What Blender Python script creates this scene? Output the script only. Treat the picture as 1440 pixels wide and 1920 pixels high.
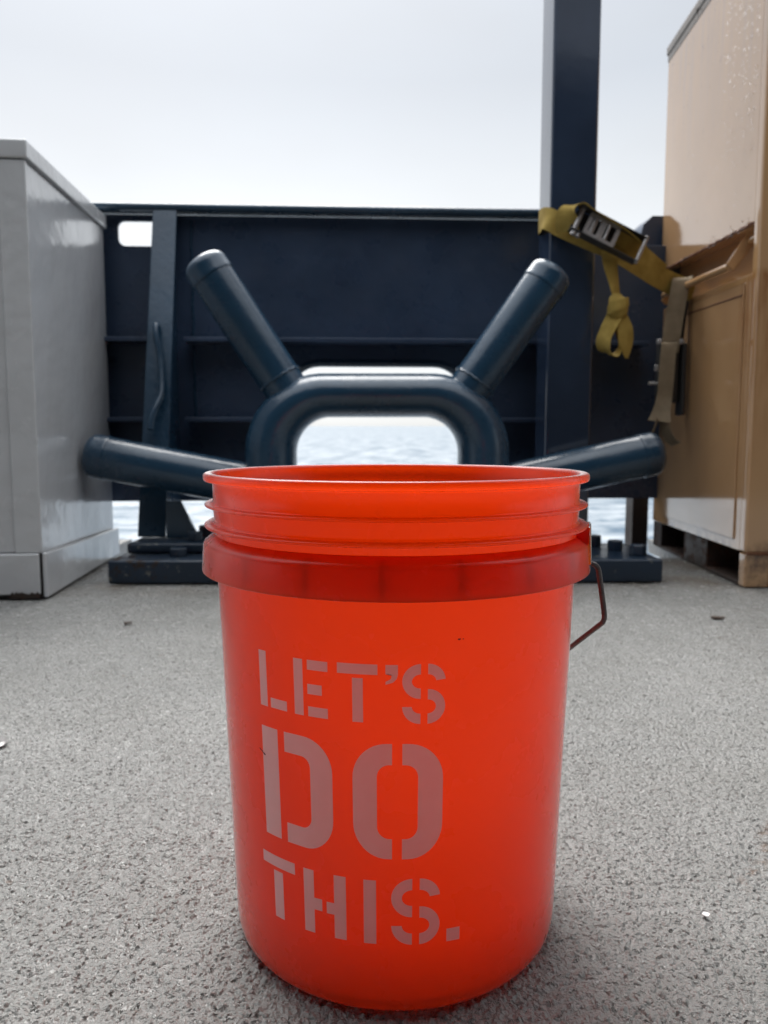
import bpy, bmesh, math, random
import numpy as np
from mathutils import Vector, Matrix
random.seed(7)
R = math.radians
scene = bpy.context.scene
for o in list(bpy.data.objects):
    bpy.data.objects.remove(o)
col = scene.collection

# ------------------------------------------------------------------ camera
cam_d = bpy.data.cameras.new('camera')
cam = bpy.data.objects.new('camera', cam_d); col.objects.link(cam)
cam.location = (0, 0, 0.397)
cam.rotation_euler = (math.pi/2 - 0.0992, 0, 0)
cam_d.sensor_fit = 'VERTICAL'; cam_d.sensor_height = 36.0; cam_d.sensor_width = 27.0
cam_d.lens = 36.0*1441/1920
cam_d.clip_start = 0.02; cam_d.clip_end = 30000
cam_d.dof.use_dof = True; cam_d.dof.focus_distance = 0.515; cam_d.dof.aperture_fstop = 11.0
scene.camera = cam

# ------------------------------------------------------------------ sky, sun, exposure
SUN_EL, SUN_AZ = R(56), R(-17)          # azimuth measured from +Y (ahead of the camera) towards +X
world = bpy.data.worlds.new('World'); scene.world = world; world.use_nodes = True
nt = world.node_tree; nt.nodes.clear()
def N(t, kind, **kw):
    n = t.nodes.new(kind)
    for k, v in kw.items():
        if k in n.inputs.keys(): n.inputs[k].default_value = v
        else: setattr(n, k, v)
    return n
out = N(nt, 'ShaderNodeOutputWorld')
sky = N(nt, 'ShaderNodeTexSky'); sky.sky_type = 'NISHITA'; sky.sun_disc = False
sky.sun_elevation = SUN_EL; sky.sun_rotation = SUN_AZ; sky.air_density = 1.0; sky.dust_density = 1.0
hs = N(nt, 'ShaderNodeHueSaturation'); hs.inputs['Saturation'].default_value = 0.15
nt.links.new(sky.outputs[0], hs.inputs['Color'])
bg1 = N(nt, 'ShaderNodeBackground'); bg1.inputs[1].default_value = 0.05
nt.links.new(hs.outputs[0], bg1.inputs[0])
tc = N(nt, 'ShaderNodeTexCoord'); sx = N(nt, 'ShaderNodeSeparateXYZ')
nt.links.new(tc.outputs['Generated'], sx.inputs[0])
ramp = N(nt, 'ShaderNodeValToRGB')                       # the cloud deck: pale at the horizon, brighter overhead
el = ramp.color_ramp.elements
el[0].position = 0.0; el[0].color = (0.05, 0.06, 0.07, 1)
el[1].position = 1.0; el[1].color = (0.90, 0.93, 0.96, 1)
for p, c in ((0.10, (0.06, 0.07, 0.08)), (0.27, (0.050, 0.055, 0.055)), (0.40, (0.010, 0.020, 0.032)), (0.50, (0.036, 0.046, 0.058)), (0.70, (0.44, 0.46, 0.49))):
    e = el.new(p); e.color = (*c, 1)
nt.links.new(sx.outputs[2], ramp.inputs[0])
nz = N(nt, 'ShaderNodeTexNoise'); nz.inputs['Scale'].default_value = 2.2; nz.inputs['Detail'].default_value = 4
mp = N(nt, 'ShaderNodeMapping'); mp.inputs['Scale'].default_value = (1, 1, 2.4)
nt.links.new(tc.outputs['Generated'], mp.inputs[0]); nt.links.new(mp.outputs[0], nz.inputs[0])
mr = N(nt, 'ShaderNodeMapRange'); mr.inputs['From Min'].default_value = 0.3; mr.inputs['From Max'].default_value = 0.7
mr.inputs['To Min'].default_value = 0.6; mr.inputs['To Max'].default_value = 1.4
nt.links.new(nz.outputs[0], mr.inputs[0])
bg2 = N(nt, 'ShaderNodeBackground')
nt.links.new(ramp.outputs[0], bg2.inputs[0]); nt.links.new(mr.outputs[0], bg2.inputs[1])
addb = N(nt, 'ShaderNodeAddShader')
nt.links.new(bg1.outputs[0], addb.inputs[0]); nt.links.new(bg2.outputs[0], addb.inputs[1])
nt.links.new(addb.outputs[0], out.inputs[0])

sd = bpy.data.lights.new('sun', 'SUN'); sd.energy = 1.5; sd.angle = R(42); sd.color = (1.0, 0.98, 0.95)
so = bpy.data.objects.new('sun', sd); col.objects.link(so)
d = Vector((math.sin(SUN_AZ)*math.cos(SUN_EL), math.cos(SUN_AZ)*math.cos(SUN_EL), math.sin(SUN_EL)))
so.rotation_euler = (-d).to_track_quat('-Z', 'Y').to_euler(); so.location = d*30

scene.view_settings.view_transform = 'Standard'; scene.view_settings.look = 'None'
scene.view_settings.exposure = 1.25; scene.view_settings.gamma = 1.0
scene.view_settings.use_curve_mapping = False
try:
    scene.cycles.max_bounces = 12; scene.cycles.diffuse_bounces = 6; scene.cycles.transmission_bounces = 8
except Exception: pass

# ------------------------------------------------------------------ helpers
def link(name, me, mat=None, parent=None, loc=None, rotz=None, smooth=False):
    o = bpy.data.objects.new(name, me); col.objects.link(o)
    if mat: me.materials.append(mat)
    if parent: o.parent = parent
    if loc: o.location = loc
    if rotz: o.rotation_euler = (0, 0, rotz)
    if smooth:
        me.polygons.foreach_set('use_smooth', [True]*len(me.polygons))
        if me.name.split('.')[0] not in ('letter', 'deck', 'sea'): me.set_sharp_from_angle(angle=R(42))
    return o
def tag(o, label=None, cat=None, group=None, kind=None):
    if label: o['label'] = label
    if cat: o['category'] = cat
    if group: o['group'] = group
    if kind: o['kind'] = kind
    return o
def thing(name, label, cat, loc=(0, 0, 0), rotz=0):
    o = bpy.data.objects.new(name, None); col.objects.link(o)
    o.empty_display_size = 0.05
    o.location = loc; o.rotation_euler = (0, 0, rotz)
    return tag(o, label, cat)
def pymesh(name, vs, fs):
    me = bpy.data.meshes.new(name); me.from_pydata([tuple(v) for v in vs], [], fs); me.update(); return me
def bm_mesh(name, bm):
    me = bpy.data.meshes.new(name); bm.normal_update(); bm.to_mesh(me); bm.free(); return me
HEXF = [(0, 3, 2, 1), (4, 5, 6, 7), (0, 1, 5, 4), (1, 2, 6, 5), (2, 3, 7, 6), (3, 0, 4, 7)]
def hexv(x0, x1, y0, y1, z0, z1):
    return [(x0, y0, z0), (x1, y0, z0), (x1, y1, z0), (x0, y1, z0), (x0, y0, z1), (x1, y0, z1), (x1, y1, z1), (x0, y1, z1)]
def hexa(name, vs, mat, parent=None, bev=0.003, seg=2, **kw):
    bm = bmesh.new(); v = [bm.verts.new(p) for p in vs]
    for f in HEXF: bm.faces.new([v[i] for i in f])
    if bev: bmesh.ops.bevel(bm, geom=bm.edges[:], offset=bev, segments=seg, affect='EDGES', profile=0.5)
    o = link(name, bm_mesh(name, bm), mat, parent, **kw)
    if bev: o.data.polygons.foreach_set('use_smooth', [True]*len(o.data.polygons)); wn(o)
    return o
def wn(o):
    m = o.modifiers.new('wn', 'WEIGHTED_NORMAL'); m.keep_sharp = False
def box(name, x0, x1, y0, y1, z0, z1, mat, parent=None, bev=0.003, **kw):
    return hexa(name, hexv(x0, x1, y0, y1, z0, z1), mat, parent, bev, **kw)
def lathe_mesh(name, prof, seg=160, closed=True, a0=0, a1=2*math.pi):
    full = abs(a1-a0-2*math.pi) < 1e-6
    n = seg if full else seg+1
    vs = []; fs = []
    for i in range(n):
        a = a0+(a1-a0)*i/seg; c, s = math.cos(a), math.sin(a)
        for r, z in prof: vs.append((r*c, r*s, z))
    m = len(prof)
    for i in range(seg):
        j = (i+1) % n
        for k in range(m if closed else m-1):
            l = (k+1) % m
            fs.append((i*m+k, j*m+k, j*m+l, i*m+l))
    return outward(pymesh(name, vs, fs))
def outward(me):
    bm = bmesh.new(); bm.from_mesh(me); bmesh.ops.remove_doubles(bm, verts=bm.verts[:], dist=1e-6); bmesh.ops.recalc_face_normals(bm, faces=bm.faces[:]); bm.to_mesh(me); bm.free(); return me
def sweep(name, pts, rad, seg=16, closed=False, capped=True, section=None, up=None):
    """tube along a polyline; rad a number or one per point; section(k)->(a,b) optional ellipse radii"""
    P = [Vector(p) for p in pts]; n = len(P)
    rr = rad if isinstance(rad, (list, tuple)) else [rad]*n
    T = []
    for i in range(n):
        if closed: t = P[(i+1) % n]-P[i-1]
        else: t = P[min(i+1, n-1)]-P[max(i-1, 0)]
        T.append(t.normalized())
    u = Vector(up) if up else (Vector((0, 0, 1)) if abs(T[0].z) < .9 else Vector((1, 0, 0)))
    vs = []; fs = []
    for i in range(n):
        if not up or i == 0: pass
        a = (u - T[i]*u.dot(T[i])).normalized()
        if not up: u = a
        b = T[i].cross(a)
        ra, rb = (rr[i] if isinstance(rr[i], (list, tuple)) else (rr[i], rr[i]))
        for k in range(seg):
            th = 2*math.pi*k/seg
            vs.append(P[i]+a*ra*math.cos(th)+b*rb*math.sin(th))
    for i in range(n if closed else n-1):
        j = (i+1) % n
        for k in range(seg):
            l = (k+1) % seg
            fs.append((i*seg+k, i*seg+l, j*seg+l, j*seg+k))
    if capped and not closed:
        fs.append(tuple(range(seg))[::-1]); fs.append(tuple((n-1)*seg+k for k in range(seg)))
    return outward(pymesh(name, vs, fs))
def smooth_path(pts, n=8):
    """Catmull-Rom"""
    P = [Vector(p) for p in pts]; o = []
    for i in range(len(P)-1):
        p0, p1, p2, p3 = P[max(i-1, 0)], P[i], P[i+1], P[min(i+2, len(P)-1)]
        for k in range(n):
            t = k/n
            o.append(0.5*((2*p1)+(-p0+p2)*t+(2*p0-5*p1+4*p2-p3)*t*t+(-p0+3*p1-3*p2+p3)*t**3))
    o.append(P[-1]); return o
def ribbon(name, pts, wid, mat, parent=None, thick=0.003, n=8, widths=None):
    """webbing: centre points, a width vector direction per point (interpolated), real thickness"""
    P = smooth_path(pts, n); W = smooth_path(wid, n); w = None
    if widths: w = [v.x for v in smooth_path([(a, 0, 0) for a in widths], n)]
    vs = []; fs = []
    for i, p in enumerate(P):
        t = (P[min(i+1, len(P)-1)]-P[max(i-1, 0)]).normalized()
        a = W[i]; L = (w[i] if w else a.length)/2
        a = (a-t*a.dot(t)).normalized(); nn = t.cross(a)
        for q in range(5):
            s = (q-2)/2
            vs.append(p+a*L*s+nn*thick*(.5-.18*abs(s)**3))
        for q in range(5):
            s = (2-q)/2
            vs.append(p+a*L*s-nn*thick*(.5-.18*abs(s)**3))
    for i in range(len(P)-1):
        for q in range(10):
            r = (q+1) % 10
            fs.append((i*10+q, i*10+r, (i+1)*10+r, (i+1)*10+q))
    fs.append(tuple(range(10))[::-1]); fs.append(tuple((len(P)-1)*10+q for q in range(10)))
    me = outward(pymesh(name, vs, fs))
    return link(name, me, mat, parent, smooth=True)
def curve_plate(name, loops, y0, y1, mat, parent=None):
    """a plate in the XZ plane with holes: loops[0] outline, others holes; from y0 to y1"""
    cu = bpy.data.curves.new(name, 'CURVE'); cu.dimensions = '2D'; cu.fill_mode = 'BOTH'; cu.extrude = (y1-y0)/2
    for lp in loops:
        s = cu.splines.new('POLY'); s.points.add(len(lp)-1); s.use_cyclic_u = True
        for p, (x, z) in zip(s.points, lp): p.co = (x, z, 0, 1)
    tmp = bpy.data.objects.new('tmp', cu); col.objects.link(tmp)
    dg = bpy.context.evaluated_depsgraph_get()
    me = bpy.data.meshes.new_from_object(tmp.evaluated_get(dg))
    bpy.data.objects.remove(tmp); bpy.data.curves.remove(cu)
    me.transform(Matrix(((1, 0, 0, 0), (0, 0, -1, (y0+y1)/2), (0, 1, 0, 0), (0, 0, 0, 1))))
    me.name = name
    return link(name, me, mat, parent)
def rrect(x0, x1, z0, z1, r, n=8):
    o = []
    rs = r if isinstance(r, (list, tuple)) else [r]*4      # br, tr, tl, bl
    for (cx, cz, a, rad) in ((x1-rs[0], z0+rs[0], -90, rs[0]), (x1-rs[1], z1-rs[1], 0, rs[1]), (x0+rs[2], z1-rs[2], 90, rs[2]), (x0+rs[3], z0+rs[3], 180, rs[3])):
        for k in range(n+1):
            t = R(a+90*k/n); o.append((cx+rad*math.cos(t), cz+rad*math.sin(t)))
    return o
def hexbolt(name, x, y, z, r, h, mat, parent, rot=0):
    prof = []
    bm = bmesh.new()
    bmesh.ops.create_cone(bm, cap_ends=True, segments=6, radius1=r, radius2=r, depth=h, matrix=Matrix.Translation((x, y, z+h/2)) @ Matrix.Rotation(rot, 4, 'Z'))
    bmesh.ops.bevel(bm, geom=bm.edges[:], offset=r*.1, segments=1, affect='EDGES')
    return link(name, bm_mesh(name, bm), mat, parent)

# ------------------------------------------------------------------ materials
class MT:
    def __init__(s, name):
        s.m = bpy.data.materials.new(name); s.m.use_nodes = True; s.t = s.m.node_tree
        s.b = s.t.nodes['Principled BSDF']; s.out = s.t.nodes['Material Output']
        s.co = s.t.nodes.new('ShaderNodeTexCoord')
    def L(s, a, b): s.t.links.new(a, b)
    def set(s, **kw):
        for k, v in kw.items():
            s.b.inputs[k.replace('_', ' ')].default_value = v
    def n(s, kind, **kw): return N(s.t, kind, **kw)
    def coord(s, scale=(1, 1, 1), kind='Object', loc=(0, 0, 0), rot=(0, 0, 0)):
        m = s.n('ShaderNodeMapping'); m.inputs['Scale'].default_value = scale; m.inputs['Location'].default_value = loc; m.inputs['Rotation'].default_value = rot
        s.L(s.co.outputs[kind], m.inputs[0]); return m.outputs[0]
    def noise(s, vec, scale, detail=4, rough=.55, dist=0):
        n = s.n('ShaderNodeTexNoise'); n.inputs['Scale'].default_value = scale; n.inputs['Detail'].default_value = detail
        n.inputs['Roughness'].default_value = rough; n.inputs['Distortion'].default_value = dist
        s.L(vec, n.inputs['Vector']); return n.outputs[0]
    def vor(s, vec, scale, feature='F1', smooth=None):
        n = s.n('ShaderNodeTexVoronoi'); n.feature = feature; n.inputs['Scale'].default_value = scale
        if smooth is not None and feature == 'SMOOTH_F1': n.inputs['Smoothness'].default_value = smooth
        s.L(vec, n.inputs['Vector']); return n.outputs['Distance']
    def rng(s, v, a, b, c=0, d=1, smooth=False):
        n = s.n('ShaderNodeMapRange'); 
        if smooth: n.interpolation_type = 'SMOOTHSTEP'
        for k, x in zip(('From Min', 'From Max', 'To Min', 'To Max'), (a, b, c, d)): n.inputs[k].default_value = x
        s.L(v, n.inputs[0]); return n.outputs[0]
    def math(s, op, a, b=None):
        n = s.n('ShaderNodeMath'); n.operation = op
        for i, x in enumerate((a, b)):
            if x is None: continue
            if isinstance(x, (int, float)): n.inputs[i].default_value = x
            else: s.L(x, n.inputs[i])
        return n.outputs[0]
    def mix(s, f, a, b):
        n = s.n('ShaderNodeMix'); n.data_type = 'RGBA'
        for i, x in ((0, f), (6, a), (7, b)):
            if isinstance(x, (int, float)): n.inputs[i].default_value = x
            elif isinstance(x, tuple): n.inputs[i].default_value = (*x, 1) if len(x) == 3 else x
            else: s.L(x, n.inputs[i])
        return n.outputs[2]
    def bump(s, h, strength=.3, dist=.001, normal=None):
        n = s.n('ShaderNodeBump'); n.inputs['Strength'].default_value = strength; n.inputs['Distance'].default_value = dist
        s.L(h, n.inputs['Height'])
        if normal: s.L(normal, n.inputs['Normal'])
        return n.outputs[0]
    def sep(s, kind='Object'):
        n = s.n('ShaderNodeSeparateXYZ'); s.L(s.co.outputs[kind], n.inputs[0]); return n.outputs

def painted(name, base, rough=.35, rust=.62, rustcol=(.06, .028, .014), var=.25, bumps=(60, .12), worn=None, spec=.5):
    m = MT(name); v = m.coord()
    big = m.noise(v, 3.1, 5); fine = m.noise(v, 42, 6, .65)
    c = m.mix(m.rng(big, .3, .7), tuple(x*(1-var) for x in base), tuple(x*(1+var) for x in base))
    rm = m.rng(m.math('ADD', m.math('MULTIPLY', big, .55), m.math('MULTIPLY', fine, .45)), rust, rust+.035)
    c = m.mix(rm, c, rustcol)
    if worn:
        wm = m.rng(m.noise(v, 26, 7, .7, .5), worn[0], worn[0]+.03); c = m.mix(wm, c, worn[1])
    m.L(c, m.b.inputs['Base Color'])
    r = m.rng(m.noise(v, 9, 5), .3, .7, rough*.75, rough*1.3)
    r = m.math('ADD', r, m.math('MULTIPLY', rm, .35))
    m.L(r, m.b.inputs['Roughness'])
    h = m.math('ADD', m.math('MULTIPLY', m.noise(v, bumps[0], 4), 1.0), m.math('MULTIPLY', m.noise(v, 7, 3), 2.5))
    m.L(m.bump(h, bumps[1]*2, .004), m.b.inputs['Normal'])
    m.b.inputs['Specular IOR Level'].default_value = spec
    return m.m

M = {}
M['navy'] = painted('navy_steel_paint', (.014, .043, .078), .27, .66, bumps=(55, .10))
M['navy_plate'] = painted('navy_plate_paint', (.034, .054, .095), .30, .66, bumps=(25, .12))
M['navy_gloss'] = painted('navy_gloss_paint', (.026, .041, .074), .12, .70, bumps=(30, .05))
for _k in ('navy', 'navy_gloss'):
    _b = M[_k].node_tree.nodes['Principled BSDF']; _b.inputs['Coat Weight'].default_value = .8 if _k == 'navy_gloss' else .25; _b.inputs['Coat Roughness'].default_value = .10
M['navy_base'] = painted('worn_navy_paint', (.012, .025, .046), .34, .56, (.035, .022, .016), bumps=(40, .25), worn=(.605, (.16, .16, .14)))
M['rusty'] = painted('rusty_steel', (.032, .019, .013), .6, .52, (.06, .026, .014), bumps=(80, .4))
M['locker_front'] = painted('grey_locker_paint', (.57, .58, .59), .24, .80, bumps=(14, .22), var=.05)
M['locker_side'] = painted('grey_gloss_paint', (.57, .58, .595), .15, .80, bumps=(11, .26), var=.05, worn=(.72, (.42, .42, .415)))
for _k in ('locker_side', 'locker_front'):
    _b = M[_k].node_tree.nodes['Principled BSDF']; _b.inputs['IOR'].default_value = 1.5; _b.inputs['Coat Weight'].default_value = .6; _b.inputs['Coat Roughness'].default_value = .17
M['black_gap'] = painted('dark_gap', (.012, .009, .008), .7, .7)
def tan_paint(name, stain=True):
    m = MT(name); v = m.coord(); s = m.sep()
    big = m.noise(v, 2.2, 4)
    c = m.mix(m.rng(big, .3, .7), (.46, .265, .125), (.53, .315, .155))
    streak = m.noise(m.coord((14, 14, .8)), 3.0, 6, .6)
    spots = m.noise(v, 34, 7, .72)
    up = m.rng(s[2], 1.15, 1.55)
    dm = m.math('MULTIPLY', m.math('MULTIPLY', m.rng(streak, .46, .68), up), .55)
    c = m.mix(dm, c, (.34, .25, .185))
    sm = m.math('MULTIPLY', m.rng(spots, .60, .66), m.math('MULTIPLY', up, m.rng(streak, .42, .6)))
    c = m.mix(sm, c, (.09, .062, .045))
    if stain:     # rust running from the lower corner of the handle recess and from the lower seams
        a = m.rng(s[1], .035, .01); a2 = m.rng(s[1], .0, .05, 1, 0)
        zz = m.math('MULTIPLY', m.rng(s[2], .82, .80), m.rng(s[2], .30, .80))
        rs = m.math('MULTIPLY', m.math('MULTIPLY', m.rng(s[1], .13, .05), zz), m.rng(m.noise(m.coord((26, 26, 2.2)), 3, 5), .38, .62))
        c = m.mix(m.math('MULTIPLY', rs, .85), c, (.24, .085, .015))
        low = m.math('MULTIPLY', m.rng(s[2], .13, .085), m.rng(m.noise(v, 11, 6, .7), .45, .62))
        c = m.mix(low, c, (.07, .026, .012))
    m.L(c, m.b.inputs['Base Color'])
    m.L(m.rng(m.noise(v, 6, 5), .3, .7, .07, .15), m.b.inputs['Roughness']); m.b.inputs['IOR'].default_value = 1.75; m.b.inputs['Coat Weight'].default_value = .6; m.b.inputs['Coat Roughness'].default_value = .08
    h = m.math('ADD', m.noise(v, 5, 3), m.math('MULTIPLY', m.noise(v, 60, 4), .06))
    m.L(m.bump(h, .16, .008), m.b.inputs['Normal'])
    return m.m
M['tan'] = tan_paint('tan_gloss_paint')
M['tan_trim'] = painted('grey_tan_lid_paint', (.20, .165, .135), .3, .6, (.05, .03, .02), var=.2)
M['rust'] = painted('orange_rust', (.14, .05, .018), .75, .55, (.05, .02, .012), bumps=(120, .8))
M['steel'] = painted('scuffed_zinc', (.36, .345, .34), .38, .62, (.09, .06, .045), bumps=(90, .2)); M['steel'].node_tree.nodes['Principled BSDF'].inputs['Metallic'].default_value = .55
M['black_steel'] = painted('black_steel', (.028, .027, .027), .4, .7)
M['bail'] = painted('weathered_bail_wire', (.12, .11, .11), .45, .60, (.085, .04, .03), bumps=(300, .3)); M['bail'].node_tree.nodes['Principled BSDF'].inputs['Metallic'].default_value = .35

def webbing(name, c1, c2):
    m = MT(name); v = m.coord()
    n = m.noise(v, 30, 6); fine = m.noise(v, 420, 2)
    c = m.mix(m.rng(n, .3, .7), c1, c2); m.L(c, m.b.inputs['Base Color'])
    m.set(Roughness=.85); m.b.inputs['Specular IOR Level'].default_value = .2
    m.L(m.bump(fine, .5, .002), m.b.inputs['Normal'])
    return m.m
M['web_yellow'] = webbing('yellow_webbing', (.27, .185, .042), (.40, .285, .075))
M['web_khaki'] = webbing('khaki_webbing', (.20, .155, .10), (.27, .215, .145))

# translucent orange pail plastic
def pail(name, dens=1.0, trans=(.970, .225, .022), base=(.92, .050, .006)):
    m = MT(name); t = m.t
    t.nodes.remove(m.b)
    v = m.coord(); s = m.sep()
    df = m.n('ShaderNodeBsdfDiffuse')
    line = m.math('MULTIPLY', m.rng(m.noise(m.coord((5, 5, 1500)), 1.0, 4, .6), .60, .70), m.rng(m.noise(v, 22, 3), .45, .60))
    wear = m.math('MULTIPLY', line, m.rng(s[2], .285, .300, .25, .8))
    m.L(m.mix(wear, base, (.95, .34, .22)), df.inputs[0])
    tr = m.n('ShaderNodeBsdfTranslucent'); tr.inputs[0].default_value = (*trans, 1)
    mx = m.n('ShaderNodeMixShader'); m.L(m.rng(s[2], .004, .055, .42*dens, .88*dens), mx.inputs[0])      # less translucent towards the thicker base; also puts the foot's shade into the material
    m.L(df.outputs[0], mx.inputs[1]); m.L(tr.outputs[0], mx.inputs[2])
    gl = m.n('ShaderNodeBsdfGlossy'); gl.inputs[0].default_value = (1, 1, 1, 1)
    m.L(m.rng(m.noise(v, 18, 4), .3, .7, .22, .33), gl.inputs['Roughness'])
    scr = m.noise(m.coord((40, 40, 700)), 2, 3, .6)
    h = m.math('ADD', m.math('MULTIPLY', m.noise(v, 350, 3), .5), m.math('MULTIPLY', scr, .35))
    low = m.rng(s[2], .075, .02, .15, 1)
    b1 = m.bump(m.math('MULTIPLY', h, low), .5, .0012)
    for q in (df, gl): m.L(b1, q.inputs['Normal'])
    fr = m.n('ShaderNodeFresnel'); fr.inputs[0].default_value = 1.38; m.L(b1, fr.inputs[1])
    m2 = m.n('ShaderNodeMixShader'); m.L(fr.outputs[0], m2.inputs[0]); m.L(mx.outputs[0], m2.inputs[1]); m.L(gl.outputs[0], m2.inputs[2])
    m.L(m2.outputs[0], m.out.inputs[0])
    return m.m
M['pail'] = pail('orange_pail_plastic'); M['pail_band'] = pail('orange_band_lightened', 1.10, (1.0, .30, .06), (.96, .13, .05))  # band: same plastic, colours lightened to stand for its gloss and glow
mm = MT('pale_print_ink'); _t = mm.t; _t.nodes.remove(mm.b); _v = mm.coord()
_c = mm.mix(mm.rng(mm.noise(_v, 60, 5), .3, .7), (.94, .86, .85), (.98, .92, .91))
_d = mm.n('ShaderNodeBsdfDiffuse'); mm.L(_c, _d.inputs[0]); _r = mm.n('ShaderNodeBsdfTranslucent'); _r.inputs[0].default_value = (1.0, .80, .77, 1)
_m = mm.n('ShaderNodeMixShader'); _m.inputs[0].default_value = .40; mm.L(_d.outputs[0], _m.inputs[1]); mm.L(_r.outputs[0], _m.inputs[2])
_g = mm.n('ShaderNodeBsdfGlossy'); _g.inputs['Roughness'].default_value = .4; _f = mm.n('ShaderNodeFresnel'); _f.inputs[0].default_value = 1.4
_q = mm.n('ShaderNodeMixShader'); mm.L(_f.outputs[0], _q.inputs[0]); mm.L(_m.outputs[0], _q.inputs[1]); mm.L(_g.outputs[0], _q.inputs[2]); mm.L(_q.outputs[0], mm.out.inputs[0]); M['ink'] = mm.m
mm = MT('dark_scuff'); mm.set(Base_Color=(.02, .012, .01, 1), Roughness=.6); M['scuff'] = mm.m
mm = MT('water_drop'); mm.set(Base_Color=(.9, .9, .9, 1), Roughness=.03, IOR=1.33); mm.b.inputs['Transmission Weight'].default_value = 1.0; M['drop'] = mm.m
mm = MT('white_paint_chip'); mm.set(Base_Color=(.8, .78, .76, 1), Roughness=.5); M['chip'] = mm.m
M['flake'] = painted('rust_flake', (.05, .03, .02), .8, .6)
M['white_wall'] = painted('dark_blue_house_paint', (.045, .055, .07), .5, .85, var=.05)

# deck: grey non-skid with coarse grit
def deck_mat():
    m = MT('grey_nonskid_deck'); v = m.coord()
    warp = m.n('ShaderNodeTexNoise'); warp.inputs['Scale'].default_value = 90; warp.inputs['Detail'].default_value = 2
    m.L(v, warp.inputs['Vector'])
    wv = m.n('ShaderNodeVectorMath'); wv.operation = 'SCALE'; wv.inputs['Scale'].default_value = .006; m.L(warp.outputs['Color'], wv.inputs[0])
    va = m.n('ShaderNodeVectorMath'); va.operation = 'ADD'; m.L(v, va.inputs[0]); m.L(wv.outputs[0], va.inputs[1]); vv = va.outputs[0]
    lump = m.vor(vv, 195, 'SMOOTH_F1', .6)          # 5 mm lumps
    lump2 = m.vor(vv, 420, 'SMOOTH_F1', .5)
    n1 = m.noise(v, 260, 5, .62); n2 = m.noise(v, 75, 4, .6); patch = m.noise(v, 2.6, 5, .6); mid = m.noise(v, 14, 4)
    pit = m.rng(m.noise(v, 165, 3, .6), .605, .68)     # holes between the grit
    h = m.math('ADD', m.math('MULTIPLY', lump, -1.1), m.math('MULTIPLY', lump2, -.35))
    h = m.math('ADD', h, m.math('MULTIPLY', n1, .75)); h = m.math('ADD', h, m.math('MULTIPLY', n2, 1.3))
    h = m.math('SUBTRACT', h, m.math('MULTIPLY', pit, .55))
    dsp = m.n('ShaderNodeDisplacement'); dsp.inputs['Scale'].default_value = .0038; dsp.inputs['Midlevel'].default_value = .80
    m.L(h, dsp.inputs['Height']); m.L(dsp.outputs[0], m.out.inputs['Displacement'])
    c = m.mix(m.rng(patch, .3, .7), (.25, .25, .237), (.315, .312, .297))
    c = m.mix(m.math('MULTIPLY', m.rng(mid, .45, .7), .35), c, (.225, .222, .205))
    pit_tone = m.math('MULTIPLY', pit, .85)
    c = m.mix(pit_tone, c, (.085, .080, .073))  # pits between the grit coloured darker
    speck = m.rng(m.noise(v, 130, 4, .7), .70, .74); c = m.mix(speck, c, (.03, .028, .026))
    rst = m.math('MULTIPLY', m.rng(m.noise(v, 31, 5, .7), .66, .70), m.rng(m.noise(v, 5, 3), .5, .62)); c = m.mix(m.math('MULTIPLY', rst, .8), c, (.16, .085, .04))
    s = m.sep()     # rust weeping out in front of the pedestal plate and the container foot
    wy = m.math('MULTIPLY', m.rng(s[1], 1.86, 2.03), m.rng(m.noise(v, 6, 5, .65), .40, .62))
    c = m.mix(m.math('MULTIPLY', wy, .6), c, (.15, .105, .06))
    big = m.noise(v, 1.1, 6, .65, .6)
    c = m.mix(m.math('MULTIPLY', m.rng(big, .47, .66), .42), c, (.175, .17, .15))
    dx = m.math('ABSOLUTE', m.math('SUBTRACT', m.math('ADD', s[0], m.math('MULTIPLY', s[1], -.75)), m.math('ADD', m.math('MULTIPLY', m.noise(v, 9, 3), .06), -.195)))
    tr = m.math('MULTIPLY', m.math('MULTIPLY', m.rng(dx, .012, .002), m.rng(s[0], .30, .33)), m.rng(m.noise(v, 60, 4, .7), .45, .62))
    c = m.mix(m.math('MULTIPLY', m.math('MULTIPLY', tr, m.rng(s[0], .46, .40)), .7), c, (.15, .085, .05))
    m.L(c, m.b.inputs['Base Color'])
    m.L(m.rng(m.noise(v, 40, 4), .3, .7, .13, .30), m.b.inputs['Roughness'])
    m.b.inputs['Specular IOR Level'].default_value = .8
    m.m.displacement_method = 'BOTH'
    return m.m
M['deck'] = deck_mat()

def sea_mat():
    m = MT('overcast_sea'); v = m.coord(kind='Object')
    a = m.noise(m.coord((.35, 1.3, 1)), .55, 6, .6, .4); b = m.noise(m.coord((.5, 1.5, 1)), 2.2, 5, .6)
    far = m.noise(m.coord((.22, .045, 1)), 1.0, 6, .65)
    glare = m.rng(m.math('ADD', m.math('ADD', m.math('MULTIPLY', a, .4), m.math('MULTIPLY', b, .25)), m.math('MULTIPLY', far, .35)), .44, .57)
    c = m.mix(glare, (.06, .115, .17), (.42, .455, .48)); m.L(c, m.b.inputs['Base Color'])  # bright water glare and ripple contrast put into the colour as pale streaks
    m.set(Roughness=.28, IOR=1.33)
    h = m.math('ADD', m.noise(m.coord((.6, 1.4, 1)), 1.8, 5, .6), m.math('MULTIPLY', m.noise(m.coord((.6, 1.2, 1)), .35, 4), 3))
    m.L(m.bump(h, .6, .25), m.b.inputs['Normal'])
    return m.m
M['sea'] = sea_mat()

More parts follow.
